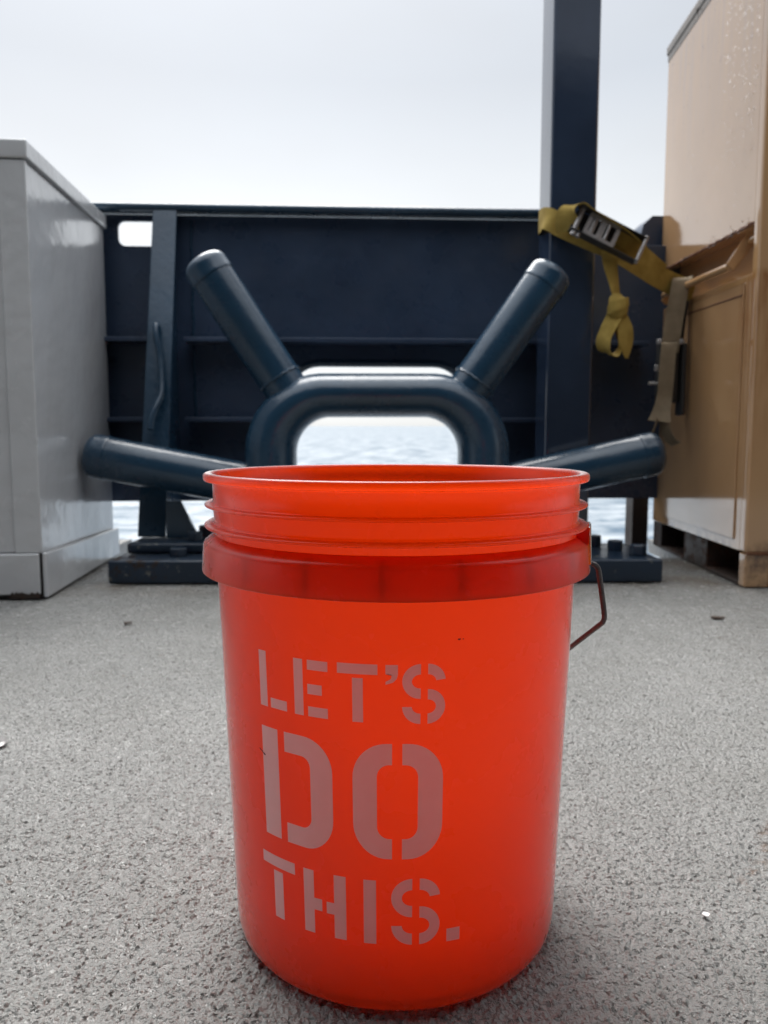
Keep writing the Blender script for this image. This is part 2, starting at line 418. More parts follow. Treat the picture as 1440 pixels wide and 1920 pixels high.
# ------------------------------------------------------------------ setting
# sea: a wave mesh near the ship that flattens out to the horizon; the ship trims half a degree by the stern
ys = np.concatenate([np.arange(2, 120, .6), 120*np.exp(np.linspace(0, math.log(9000/120), 90))])
xs = np.concatenate([-60-np.exp(np.linspace(math.log(6000), 0, 40)), np.arange(-60, 60.1, 1.0), 60+np.exp(np.linspace(0, math.log(6000), 40))])
X, Y = np.meshgrid(xs, ys)
Z = np.zeros_like(X); rg = np.random.RandomState(3)
for k in range(26):
    L = rg.uniform(2.2, 11); a = rg.normal(math.pi/2, .55); amp = .0085*L*rg.uniform(.4, 1)
    Z += amp*np.sin(2*math.pi/L*(X*math.cos(a)+Y*math.sin(a))+rg.uniform(0, 6.28))
Z *= np.clip(1-(np.hypot(X, Y)-80)/120, 0, 1)
def grid_mesh(name, X, Y, Z):
    ny, nx = X.shape
    me = bpy.data.meshes.new(name)
    me.vertices.add(nx*ny); me.vertices.foreach_set('co', np.stack([X, Y, Z], -1).reshape(-1).astype(np.float32))
    i = np.arange((ny-1)*(nx-1)); r, c = i//(nx-1), i % (nx-1); a = r*nx+c
    q = np.stack([a, a+1, a+nx+1, a+nx], -1).reshape(-1).astype(np.int32)
    me.loops.add(len(q)); me.loops.foreach_set('vertex_index', q)
    me.polygons.add(len(i)); me.polygons.foreach_set('loop_start', np.arange(0, len(q), 4, dtype=np.int32))
    me.polygons.foreach_set('loop_total', np.full(len(i), 4, dtype=np.int32))
    me.polygons.foreach_set('use_smooth', np.ones(len(i), dtype=bool))
    me.update(calc_edges=True); me.validate(); return me
sea = link('sea', grid_mesh('sea', X, Y, Z), M['sea'], loc=(0, 0, -5.0)); sea.rotation_euler = (R(.72), 0, 0); tag(sea, kind='structure')
# deck: one sheet, finely divided near the camera where the grit shows
def spacing(stops):
    o = [stops[0][0]]
    for (a, st), (b, _) in zip(stops[:-1], stops[1:]):
        n = max(1, int(round((b-a)/st))); o += list(a+(b-a)*np.arange(1, n+1)/n)
    return np.array(o)
xs = spacing([(-4, .4), (-1.2, .02), (-.66, .0023), (.66, .02), (1.2, .4), (4, 1)])
ys = spacing([(-5, .4), (.1, .02), (.30, .0019), (.75, .0028), (1.15, .005), (2.0, .02), (2.49, 1)])
X, Y = np.meshgrid(xs, ys)
deck = link('deck', grid_mesh('deck', X, Y, X*0), M['deck']); tag(deck, kind='structure')
hull = box('hull_side', -6, 6, 2.49, 2.80, -5.6, -.06, M['navy_plate'], bev=0); tag(hull, kind='structure')
lip = box('deck_edge', -4, 4, 2.478, 2.492, -.30, -.004, M['navy_base'], bev=0); tag(lip, kind='structure')
for a_, b_ in ((-4, -.975), (1.02, 4)):
    tag(box('deck_plate', a_, b_, 2.494, 2.95, -.055, -.0015, M['deck'], bev=0), kind='structure')
# the shelter the photograph is taken from: an overhead deck with its house front behind the camera
ov = box('overhead_deck', -6, 6, -5, .38, 2.35, 2.5, M['white_wall'], bev=0); tag(ov, kind='structure')
hw = box('deckhouse_wall', -6, 6, -1.9, -1.8, 0.004, 2.347, M['white_wall'], bev=0); tag(hw, kind='structure')

# ------------------------------------------------------------------ bulwark
BY = R(3.0)
bul = thing('bulwark', 'long navy steel bulwark wall with cap rail behind the fairlead', 'bulwark', (0, 2.655, 0), BY)
outl = [(-3, .175), (.66, .175), (.66, 1.118), (-3, 1.118)]
slot = rrect(-.876, -.752, 1.018, 1.098, [.004, .010, .022, .026], 6)
big = rrect(-.322, .272, .19, .634, [.04, .11, .11, .04], 8)
curve_plate('wall_plate', [outl, slot, big], -.006, .006, M['navy_plate'], bul)
box('cap_rail', -3, .66, -.05, .045, 1.121, 1.141, M['navy'], bul, .004)
link('rail_bead', sweep('rail_bead', [(-3, -.05, 1.131), (-1, -.05, 1.131), (.66, -.05, 1.131)], .0125, 16), M['navy'], bul, smooth=True)
for z in (.70, .442):
    for a, b in ((-3, -.76), (-.655, -.345 if z < .6 else -.32), (.30, .655)):
        if z > .65 and a == -.655: b = .655
        if z > .65 and a == .30: continue
        box('stringer', a, b, -.095, -.007, z, z+.014, M['navy_plate'], bul, .002)
# opening coaming round the fairlead hole
pts = [(x, -.006, z) for x, z in rrect(-.328, .278, .184, .640, [.04, .11, .11, .04], 8)]
link('hole_rim', sweep('hole_rim', pts, .012, 8, closed=True), M['navy'], bul, smooth=True)
# stay with sloping face flange
def stay(x0, x1, ytop, ybot, nm='stay'):
    fl = [(x0, ytop, 1.12), (x1, ytop, 1.12), (x1, ytop+.012, 1.12), (x0, ytop+.012, 1.12)]
    fb = [(x0-.002, ybot, .0975), (x1+.004, ybot, .0975), (x1+.004, ybot+.012, .0975), (x0-.002, ybot+.012, .0975)]
    o = hexa(nm, fb+fl, M['navy'], bul, .003)
    xm = (x0+x1)/2+.012
    w = [(xm-.006, ybot+.013, .106), (xm+.006, ybot+.013, .106), (xm+.006, -.008, .106), (xm-.006, -.008, .106),
         (xm-.006, ytop+.013, 1.117), (xm+.006, ytop+.013, 1.117), (xm+.006, -.008, 1.117), (xm-.006, -.008, 1.117)]
    hexa('web', w, M['navy'], o, 0)
    return o
st = stay(-.748, -.672, -.06, -.36)
# bent rod hook welded on the stay
def on_stay(px_x, z, off=.014):
    t = (1.12-z)/(1.12-.106); return (px_x, -.06-.30*t-off, z)
rod = [on_stay(-.715, .735, .006), on_stay(-.716, .735, .022), on_stay(-.714, .70, .024), on_stay(-.702, .64), on_stay(-.694, .57), on_stay(-.692, .52, .02), on_stay(-.706, .48, .03), on_stay(-.716, .44, .034), on_stay(-.716, .415, .034)]
link('rod_hook', sweep('rod_hook', smooth_path(rod, 4), .0095, 10), M['navy'], st, smooth=True)
wb = [(-.637+.0015*math.sin(k*1.7), -.008, .46+.64*k/24) for k in range(25)]
link('weld_seam', sweep('weld_seam', wb, .004, 6), M['navy'], bul, smooth=True)

# navy column standing at the bulwark
pc = thing('steel_column', 'tall square navy steel column wrapped by the yellow strap', 'column', (.572, 2.395, 0), R(5))
box('shaft', -.072, .072, 0, .125, -.06, 3.4, M['navy_gloss'], pc, .010, seg=3)
# lower bulwark run right of the column
b2 = thing('bulwark', 'low navy bulwark run between the column and the tan container', 'bulwark', (.64, 2.685, 0), BY)
box('wall_plate', .026, .40, .03, .042, .175, 1.05, M['navy_plate'], b2, .002)
box('stringer', .026, .255, -.06, .029, .70, .714, M['navy_plate'], b2, .002)
# stub frame with chamfered head
sf = thing('frame_post', 'short navy frame post with chamfered head beside the tan container', 'post', (.905, 2.79, 0), R(4))
head = [(0, .24), (.16, .24), (.16, 1.12), (.125, 1.166), (.040, 1.166), (.008, 1.136), (0, 1.10)]
curve_plate('head_plate', [head], 0, .12, M['navy_plate'], sf)
box('lower_leg', .006, .066, .01, .08, -.06, .239, M['rusty'], sf, .003)

# ------------------------------------------------------------------ fairlead (ring with four horns on a bolted pedestal)
FY = 2.235
fl = thing('mooring_fairlead', 'navy oval mooring fairlead with four round horns on a bolted pedestal', 'fairlead', (0, FY, 0), R(1.0))
path = [(x, 0, z) for x, z in rrect(-.326, .288, .112, .512, .165, 14)]
RA = [b_+90*k/14 for b_ in (-90, 0, 90, 180) for k in range(15)]     # direction of each point round the oval
ring = link('ring', sweep('ring', path, [(.0625+.0115*abs(math.cos(R(a_))), .090) for a_ in RA], 28, closed=True, up=None), M['navy'], fl, smooth=True)
def horn(x0, z0, x1, z1, r):
    a = Vector((x0, 0, z0)); b = Vector((x1, 0, z1)); ax = (b-a).normalized(); Ln = (b-a).length
    prof = []
    o = sweep('horn', [a+ax*t for t in np.linspace(0, Ln-.062, 6)], r, 40, capped=True)
    h = link('horn', o, M['navy'], fl, smooth=True)
    pts = [Ln-.060]; rad = [r+.0015]
    cap_p = []; cap_r = []
    for t, q in ((-.066, r-.003), (-.064, r+.002), (-.060, r+.0028), (-.056, r+.002), (-.03, r+.001)): cap_p.append(Ln+t); cap_r.append(q)
    for k in range(1, 9):
        th = k/8*math.pi/2; cap_p.append(Ln-.030+.030*math.sin(th)); cap_r.append(max((r+.001)-.034*(1-math.cos(th)), .002))
    cap_p.append(Ln+.0006); cap_r.append(.012)
    c = sweep('end_cap', [a+ax*t for t in cap_p], cap_r, 40, capped=True)
    link('end_cap', c, M['navy'], h, smooth=True)
    u_ = ax.cross(Vector((0, 1, 0))).normalized(); tb = .064
    wp = [a+ax*(tb+.0015*math.sin(k*2.3))+(u_*math.cos(k*math.pi/24)+Vector((0, 1, 0))*math.sin(k*math.pi/24))*(r+.0003) for k in range(48)]
    link('weld_bead', sweep('weld_bead', wp, [.0035+.0008*math.sin(k*1.9) for k in range(48)], 8, closed=True), M['navy'], h, smooth=True)
    return h
horn(-.265, .505, -.516, .893, .0625)
horn(.225, .500, .487, .871, .0625)
horn(-.33, .243, -.858, .343, .0625)
horn(.30, .238, .810, .350, .0625)
ped = box('pedestal', -.742, .752, -.195, .13, .001, .064, M['navy_base'], fl, .006)
for x, y in ((-.565, -.15), (-.70, .02), (.50, -.13)): pass
hexbolt('bolt', -.572, -.115, .064, .026, .024, M['navy_base'], fl, .3)
hexbolt('bolt', .635, .055, .064, .022, .034, M['navy_base'], fl, .1)
hexbolt('bolt', .672, -.03, .064, .023, .030, M['navy_base'], fl, .5)
hexbolt('bolt', .708, -.120, .064, .024, .030, M['navy_base'], fl, .2)
hexbolt('bolt', -.40, -.115, .064, .024, .024, M['navy_base'], fl, .9)
hexbolt('bolt', .45, -.115, .064, .024, .024, M['navy_base'], fl, .4)
f2 = box('flange_plate', -.725, -.51, -.085, .10, .066, .096, M['navy_base'], fl, .008)
hexbolt('bolt', -.545, -.03, .096, .022, .026, M['navy_base'], f2, .3)
hexbolt('bolt', -.53, .06, .096, .024, .034, M['navy_base'], f2, .7)
g = [(-.640, .097), (-.545, .097), (-.598, .205), (-.640, .205)]
curve_plate('gusset', [g], .02, .035, M['navy'], f2)
curve_plate('gusset', [[(.43, .065), (.53, .065), (.47, .20), (.43, .20)]], .02, .035, M['navy'], fl)
# web carrying the ring and the lower horns
curve_plate('web_plate', [[(-.47, .065), (.44, .065), (.40, .16), (.30, .17), (-.34, .17), (-.44, .16)]], -.02, .02, M['navy'], fl)

# ------------------------------------------------------------------ grey locker
lk = thing('deck_locker', 'pale grey painted deck locker with a worn plinth on the left', 'locker', (-.8305, 1.852, 0), R(5.6))
DZ = .023
def lhex(name, x0, x1, y0, y1, z0, z1, mat, bev=.003, t0=False, t1=True, parent=lk):
    f = lambda y, z, on: z+(DZ*y/.70 if on else 0)
    v = [(x0, y0, f(y0, z0, t0)), (x1, y0, f(y0, z0, t0)), (x1, y1, f(y1, z0, t0)), (x0, y1, f(y1, z0, t0)),
         (x0, y0, f(y0, z1, t1)), (x1, y0, f(y0, z1, t1)), (x1, y1, f(y1, z1, t1)), (x0, y1, f(y1, z1, t1))]
    return hexa(name, v, mat, parent, bev)
lhex('carcass', -.95, -.004, .006, .700, .012, 1.034, M['locker_side'], .004)
lhex('front_panel', -.95, -.064, .001, .0058, .115, 1.030, M['locker_front'], .002)
lhex('corner_stile', -.0625, 0, -.006, .0058, .113, 1.031, M['locker_front'], .003)
lhex('lid', -.955, .006, -.010, .706, 1.0345, 1.076, M['locker_front'], .004, t0=True)
lhex('front_plinth', -.955, -.006, -.013, .0055, .012, .112, M['locker_front'], .004, t1=False)
v = [(.0005, -.010, .004), (.012, -.010, .004), (.012, .706, .002), (.0005, .706, .002), (.0005, -.010, .114), (.012, -.010, .114), (.012, .706, .090), (.0005, .706, .090)]
hexa('side_plinth', v, M['locker_side'], lk, .004)
box('rusty_sole', -.94, -.003, -.004, .69, .0005, .0115, M['black_gap'], lk, 0)
box('corner_gap', -.0055, .0, -.007, -.001, .006, .112, M['black_gap'], lk, 0)
# flaking rust under the front plinth
vs = []; fs = []
xx = np.linspace(-.075, -.008, 16); rg = np.random.RandomState(5)
for x in xx: vs += [(x, -.0145, .003), (x, -.0145, .012+.009*rg.rand())]
for i in range(15): fs.append((2*i, 2*i+2, 2*i+3, 2*i+1))
bm = bmesh.new(); vv = [bm.verts.new(p) for p in vs]
for f in fs: bm.faces.new([vv[i] for i in f])
r_ = bmesh.ops.extrude_face_region(bm, geom=bm.faces[:]); bmesh.ops.translate(bm, verts=[e for e in r_['geom'] if isinstance(e, bmesh.types.BMVert)], vec=(0, .004, 0))
link('rust_patch', bm_mesh('rust_patch', bm), M['rusty'], lk)

# ------------------------------------------------------------------ tan container
bx = thing('steel_container', 'glossy tan steel container with recessed handle and forklift pockets on the right', 'container', (.9435, 1.985, 0), R(-2.3))
W, D, H = 1.15, .79, 1.69
ZR0, ZR1 = .835, .955      # handle recess
t = M['tan']
def bhex(name, x0, x1, y0, y1, za0, zb0, za1, zb1, mat, parent=bx, bev=.003):
    v = [(x0, y0, za0), (x1, y0, za0), (x1, y1, zb0), (x0, y1, zb0), (x0, y0, za1), (x1, y0, za1), (x1, y1, zb1), (x0, y1, zb1)]
    return hexa(name, v, mat, parent, bev)
# side made of plates round the recess (its top edge climbs 3 cm towards the far end)
bhex('upper_panel', 0, .02, .0375, D, .935, .968, H, H, t, bev=.003)
bhex('lower_panel', 0, .02, .0375, D, .091, .091, .812, .838, t, bev=.003)
bhex('recess_back', .055, .062, .05, D-.01, .80, .82, .95, .98, t, bev=0)
bhex('recess_roof', .0205, .0545, .0375, D-.01, .940, .972, .946, .978, t, bev=0)
bhex('recess_floor', .0205, .0545, .0375, D-.01, .804, .830, .810, .836, t, bev=0)
box('far_post', .001, .06, D-.009, D, .091, H-.002, t, bx, .003)
box('corner_post', -.003, .06, -.004, .037, .0905, H, t, bx, .008, seg=3)
box('front_panel', .061, W, 0, .02, .091, H, t, bx, .003)
box('back_panel', .061, W, D-.02, D-.001, .091, H, t, bx, .003)
box('right_panel', W-.019, W-.001, .021, D-.021, .091, H, t, bx, .003)
box('bottom_panel', .021, W-.02, .058, D-.021, .093, .10, t, bx, 0)
lidp = box('lid', -.006, W+.006, -.006, D+.006, H+.001, H+.030, M['tan_trim'], bx, .004)
box('lid_seal', -.002, W, 0, D+.002, H-.022, H+.0005, M['tan_trim'], bx, .002)
# raised door panel below the recess with a weathered seam
bhex('door_panel', -.0035, -.0005, .075, .665, .118, .118, .795, .815, t, bev=.003)
link('door_seam', sweep('door_seam', [(-.0035, .085, .765), (-.0035, .30, .773), (-.0035, .34, .7735), (-.0035, .655, .787)], .0022, 6), M['rust'], bx)
# rusty edge along the recess
rb = [(-.001, .04+.72*k/40, .937+.0316*k/40+.0015*math.sin(k*2.1)) for k in range(41)]
link('rust_bead', sweep('rust_bead', rb, [.0035+.002*abs(math.sin(k*1.3)) for k in range(41)], 6), M['rust'], bx, smooth=True)
rb = [(.0+.003*math.sin(k*1.9), -.006, .0905) for k in range(2)]
# forklift base: feet, bottom strips, dark inner channel
box('foot', -.001, .06, -.002, .0375, .001, .089, t, bx, .004)
box('front_skirt', .061, W, .002, .012, .001, .089, t, bx, .003)
box('foot', .004, .14, .275, .47, .001, .089, M['rusty'], bx, .003)
box('foot', .004, .14, .70, D, .001, .089, M['rusty'], bx, .003)
box('skid_strip', -.001, .14, .038, .274, .001, .010, M['rusty'], bx, .001)
box('skid_strip', .003, .14, .471, .699, .001, .010, M['rusty'], bx, .001)
box('inner_keel', .145, W-.1, .10, D-.05, .001, .089, M['rusty'], bx, 0)
link('weld_line', sweep('weld_line', [(.0+.004*k, -.0055, .090+.0012*math.sin(k*1.2)) for k in range(60)], .0035, 6), M['rust'], bx, smooth=True)
# swing handle: two levers, a round bar, a pin
hd = box('handle_lever', -.030, .030, .086, .098, .842, .918, t, bx, .002)
hd.rotation_euler = (0, 0, 0)
bm = bmesh.new()
def lever(y):
    v = [(-.036, y, .850), (-.018, y, .833), (.036, y, .902), (.014, y, .928)]
    bmv = [bm.verts.new(p) for p in v]+[bm.verts.new((p[0], p[1]+.010, p[2])) for p in v]
    for f in ((0, 1, 2, 3), (7, 6, 5, 4), (0, 4, 5, 1), (1, 5, 6, 2), (2, 6, 7, 3), (3, 7, 4, 0)): bm.faces.new([bmv[i] for i in f])
bpy.data.objects.remove(hd)
lever(.115); bmesh.ops.bevel(bm, geom=bm.edges[:], offset=.002, segments=2, affect='EDGES')
link('handle_lever', bm_mesh('handle_lever', bm), t, bx)
bm = bmesh.new(); lever(.66); bmesh.ops.bevel(bm, geom=bm.edges[:], offset=.002, segments=2, affect='EDGES')
link('handle_lever', bm_mesh('handle_lever', bm), t, bx)
link('handle_bar', sweep('handle_bar', [(-.024, .122, .846), (-.024, .30, .854), (-.024, .665, .868)], .0115, 16), t, bx, smooth=True)
link('hinge_pin', sweep('hinge_pin', [(.022, .036, .908), (.022, .085, .909), (.022, .112, .910), (.022, .126, .910)], [.010, .0105, .008, .002], 12), t, bx, smooth=True)
# water drops
bm = bmesh.new(); rg = np.random.RandomState(11)
def drop(y, z, r, x=0.0, sz=1.0):
    m = Matrix.Translation((x, y, z)) @ Matrix.Diagonal((r*.55, r, r*sz, 1))
    bmesh.ops.create_icosphere(bm, subdivisions=2, radius=1.0, matrix=m)
for k in range(230):
    y = .06+.22*rg.rand()**1.3; z = 1.12+.5*rg.rand()
    drop(y, z, rg.uniform(.0008, .0024)*(1.35 if rg.rand() < .12 else 1), -.0005, rg.uniform(1, 1.5))
for k in range(60):
    y = .07+.5*rg.rand()**1.4; z = 1.0+.3*rg.rand(); drop(y, z, rg.uniform(.0008, .002), -.0005, 1.2)
for k in range(34):
    y = .06+.42*rg.rand(); drop(y, .936+.0452*(y-.058)+rg.uniform(-.003, .003), rg.uniform(.0018, .0036), -.004, 1.2)
for k in range(12):
    y = .06+.30*rg.rand(); drop(y, .941+.0452*(y-.058)+rg.uniform(.003, .02), rg.uniform(.001, .0028), -.0005, 1.5)
dr = link('droplet', bm_mesh('droplet', bm), M['drop'], bx, smooth=True); tag(dr, kind='stuff')

# ------------------------------------------------------------------ yellow ratchet strap
ys_ = thing('ratchet_strap', 'yellow ratchet strap with knotted tail tied round the navy column', 'strap', (.7, 2.38, .9))
O = Vector((.7, 2.38, .9))
def rel(lst): return [Vector(p)-O for p in lst]
wv = Vector((.029, .004, .060))
ribbon('webbing', rel([(.515, 2.545, 1.068), (.487, 2.49, 1.060), (.484, 2.42, 1.052), (.497, 2.385, 1.043), (.535, 2.377, 1.020), (.60, 2.365, .988), (.69, 2.36, .948), (.77, 2.385, .912), (.85, 2.43, .882), (.925, 2.47, .862), (.975, 2.475, .850)]),
       [Vector((0, .0, .070)), Vector((0, 0, .070)), Vector((.006, 0, .070)), wv, wv, wv, wv, wv, wv, Vector((.03, .0, .060)), Vector((.03, 0, .060))], M['web_yellow'], ys_, .004)
ribbon('webbing_fold', rel([(.545, 2.348, .998), (.538, 2.338, 1.028), (.546, 2.325, 1.056), (.572, 2.318, 1.068), (.604, 2.320, 1.055), (.66, 2.328, 1.026), (.72, 2.340, .996), (.775, 2.362, .966)]),
       [Vector((.040, -.045, .034)), Vector((.044, -.042, .034)), Vector((.042, -.046, .022)), Vector((.025, -.06, -.010)), Vector((.0, -.062, -.018)), Vector((-.006, -.062, -.014)), Vector((-.008, -.06, -.018)), Vector((-.01, -.056, -.024))], M['web_yellow'], ys_, .004)
ribbon('webbing_return', rel([(.66, 2.35, 1.000), (.71, 2.355, .978), (.78, 2.385, .940), (.86, 2.43, .898)]), [Vector((.022, .0, .044))]*4, M['web_yellow'], ys_, .004)
# the ratchet: built flat (u along the strap, v across) then set at an angle
rt = thing('tmp', 'x', 'x'); bpy.data.objects.remove(rt)
buckle_loc = Vector((.652, 2.312, .985))-O
ub = Vector((.905, .07, -.42)).normalized(); nb = Vector((.10, -.99, .05)); nb = (nb-ub*nb.dot(ub)).normalized(); vb = nb.cross(ub)
MB = Matrix((( ub.x, vb.x, nb.x, buckle_loc.x), (ub.y, vb.y, nb.y, buckle_loc.y), (ub.z, vb.z, nb.z, buckle_loc.z), (0, 0, 0, 1))) @ Matrix.Diagonal((.92, .82, .9, 1))
def bk(name, x0, x1, y0, y1, z0, z1, mat, parent, bev=.0015):
    o = box(name, x0, x1, y0, y1, z0, z1, mat, None, bev); o.data.transform(MB); o.parent = parent; return o
bkl = curve_plate('buckle_frame', [rrect(-.075, .035, -.040, .040, .006, 3), rrect(-.062, -.032, -.028, .028, .003, 2), rrect(-.012, .022, -.028, .028, .003, 2)], -.004, .004, M['steel'])
bkl.data.transform(Matrix(((1, 0, 0, 0), (0, 0, 1, 0), (0, 1, 0, 0), (0, 0, 0, 1)))); bkl.data.transform(MB); bkl.parent = ys_
bk('side_plate', -.115, .125, .043, .047, -.030, .012, M['black_steel'], ys_)
bk('side_plate', -.115, .125, -.047, -.043, -.030, .012, M['black_steel'], ys_)
bk('slot_backing', -.112, .03, -.042, .042, -.037, -.031, M['black_steel'], ys_)  # added dark backing that keeps sky light out of the frame slots
def brod(name, u, n, r, L=.052, mat='steel'):
    o = link(name, sweep(name, [(u, -L, n), (u, L, n)], r, 12), M[mat], None, smooth=True); o.data.transform(MB); o.parent = ys_; return o
brod('roller_bar', .122, .004, .0065); brod('roller_bar', -.002, .002, .005, .030); brod('hinge_bolt', -.100, -.012, .008, .056); brod('spool', -.050, -.012, .012, .042)
for u in (-.100, -.085): 
    o = link('hinge_bolt', sweep('hinge_bolt', [(u, -.062, .0), (u, -.048, .0)], .008, 8), M['steel'], None); o.data.transform(MB); o.parent = ys_
# tail with a knot and a loop
tail = [(.665, 2.345, .945), (.672, 2.342, .90), (.682, 2.338, .85), (.690, 2.330, .80), (.698, 2.325, .77)]
ribbon('tail', rel(tail), [Vector((.045, 0, .004)), Vector((.044, .01, 0)), Vector((.036, .02, 0)), Vector((.03, .03, 0)), Vector((.03, .03, 0))], M['web_yellow'], ys_, .004)
kp = [(.690, 2.326, .812), (.689, 2.324, .800), (.692, 2.322, .788), (.697, 2.321, .776), (.693, 2.320, .764), (.688, 2.319, .752), (.686, 2.318, .742)]
link('knot', sweep('knot', rel(smooth_path(kp, 5)), [(v.x, v.y) for v in smooth_path([(.013, .010, 0), (.024, .015, 0), (.029, .019, 0), (.025, .020, 0), (.028, .020, 0), (.023, .016, 0), (.014, .010, 0)], 5)], 18, up=(1, 0, 0)), M['web_yellow'], ys_, smooth=True)
kn = [Vector((.692+.0295*math.cos(a_), 2.321+.0225*math.sin(a_), .778+.012*math.cos(a_))) for a_ in np.linspace(.3, 2*math.pi+.6, 20)]
ribbon('knot_wrap', [p-O for p in kn], [Vector((.004*math.cos(q), 0, .026)) for q in range(20)], M['web_yellow'], ys_, .004, n=3)
loop = [(.684, 2.32, .752), (.664, 2.315, .715), (.650, 2.315, .680), (.655, 2.315, .650), (.680, 2.32, .638), (.700, 2.33, .660), (.708, 2.335, .70), (.704, 2.33, .748)]
ribbon('tail_loop', rel(loop), [Vector((.045, -.01, .01)), Vector((.040, -.03, .02)), Vector((.03, -.05, 0)), Vector((.02, -.055, -.01)), Vector((.0, -.055, -.02)), Vector((-.02, -.05, 0)), Vector((-.04, -.02, 0)), Vector((-.045, 0, 0))], M['web_yellow'], ys_, .004)
ribbon('tail_end', rel([(.700, 2.318, .75), (.712, 2.312, .71), (.716, 2.312, .665), (.720, 2.315, .625)]), [Vector((.04, .01, 0)), Vector((.05, .02, .01)), Vector((.045, .03, .02)), Vector((.008, .004, .006))], M['web_yellow'], ys_, .004)

# ------------------------------------------------------------------ khaki strap hanging from the container handle
ks = thing('ratchet_strap', 'khaki ratchet strap hanging from the handle bar of the tan container', 'strap', (.92, 2.44, .86))
O = Vector((.92, 2.44, .86))
ribbon('webbing', rel([(.955, 2.47, .872), (.935, 2.455, .884), (.920, 2.435, .874), (.912, 2.43, .84), (.902, 2.43, .77), (.893, 2.43, .70), (.889, 2.43, .655)]),
       [Vector((.052, -.01, 0))]*7, M['web_khaki'], ks, .004)
ribbon('webbing_back', rel([(.940, 2.475, .855), (.934, 2.475, .80), (.924, 2.475, .70), (.915, 2.475, .62)]), [Vector((.05, .01, 0))]*4, M['black_steel'], ks, .004)
box('ratchet_body', -.056, .008, .002, .046, -.36, -.165, M['black_steel'], ks, .008)
box('ratchet_arm', .009, .026, -.012, .040, -.40, -.175, M['black_steel'], ks, .007)
for z in (-.180, ):
    for x in (-.064, .004):
        hexbolt('bolt', x, -.012, z, .010, .014, M['steel'], ks, .2)
link('pin', sweep('pin', [(-.090, .0, -.300), (-.02, .0, -.302)], .005, 8), M['steel'], ks)
hexbolt('bolt', -.066, .0, -.262, .008, .018, M['steel'], ks, .4)
ribbon('webbing_fold', rel([(.886, 2.425, .683), (.880, 2.412, .676), (.876, 2.408, .63), (.874, 2.41, .57), (.872, 2.412, .52), (.862, 2.405, .475), (.852, 2.395, .440)]),
       [Vector((.046, -.004, 0))]*5+[Vector((.048, -.02, .0)), Vector((.062, -.03, -.004))], M['web_khaki'], ks, .004)
ribbon('tail', rel([(.848, 2.40, .448), (.838, 2.40, .415), (.824, 2.405, .385), (.815, 2.41, .36)]), [Vector((.014, .03, .0))]*4, M['web_khaki'], ks, .004)
ribbon('tail', rel([(.866, 2.40, .448), (.876, 2.40, .41), (.894, 2.405, .383), (.912, 2.41, .37)]), [Vector((.018, -.03, .01))]*4, M['web_khaki'], ks, .004)

# ------------------------------------------------------------------ the orange pail
BX, BYY = .0094, .6203
pl = thing('plastic_bucket', 'orange plastic bucket with white stencilled words on the front', 'bucket', (BX, BYY, .0012))
rw = lambda z: .1312+.0377*z
prof = [(0, .006), (.115, .006), (.1175, 0), (.1235, 0), (.1275, .0012), (.1300, .005), (.1312, .011), (rw(.02)-.0001, .020)]
prof += [(rw(z), z) for z in (.04, .08, .12, .16, .20, .24, .28, .30, .3235)]
def flange(z0, z1, r):
    zc = (z0+z1)/2
    return [(rw(z0)+.0006, z0), (r-.0012, z0+.0002), (r-.0003, z0+.0006), (r, zc-.0002), (r-.0002, zc+.0005), (r-.0012, z1-.0002), (rw(z1)+.0015, z1+.0002), (rw(z1)+.0002, z1+.0018)]
prof += flange(.3262, .3292, .1514) + flange(.3420, .3448, .1509)
prof += [(rw(.3595), .3595), (rw(.361)+.0012, .3612), (.1496, .3613), (.1510, .3618), (.1516, .3630), (.1516, .3655), (.1510, .3668), (.1497, .3675), (.1462, .3675), (.1446, .3668), (.1434, .3645)]
prof += [(rw(z)-.0024, z) for z in (.35, .30, .25, .20, .15, .10, .05, .02)] + [(.1275, .012), (.122, .009), (0, .009)]
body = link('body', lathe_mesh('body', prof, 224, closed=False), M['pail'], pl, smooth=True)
# rim band: hollow skirt open underneath, with ribs behind it
sp = [(rw(.3205)+.0003, .3205), (.1495, .3165), (.1519, .3145), (.1526, .3120), (.1537, .2942), (.1537, .2932), (.1530, .2928), (.1516, .2930), (.1510, .2938), (.1503, .3105), (.1486, .3140), (rw(.318)+.0003, .3182)]
link('rim_band', lathe_mesh('rim_band', sp, 224, closed=True), M['pail_band'], pl, smooth=True)
rib_me = None
for k in range(19):
    a = R(-90-4+k*360/19)
    if rib_me is None:
        rib_me = pymesh('rib', [(rw(.295)+.0002, -.0007, .295), (.1511, -.0007, .295), (.1502, -.0007, .3118), (.1470, -.0007, .3160), (rw(.316)+.0002, -.0007, .316),
                                (rw(.295)+.0002, .0007, .295), (.1511, .0007, .295), (.1502, .0007, .3118), (.1470, .0007, .3160), (rw(.316)+.0002, .0007, .316)],
                        [(0, 1, 2, 3, 4), (9, 8, 7, 6, 5), (0, 5, 6, 1), (1, 6, 7, 2), (2, 7, 8, 3), (3, 8, 9, 4), (4, 9, 5, 0)]); rib_me.materials.append(M['pail'])
    o = bpy.data.objects.new('rib', rib_me); col.objects.link(o); o.parent = pl; o.rotation_euler = (0, 0, a)
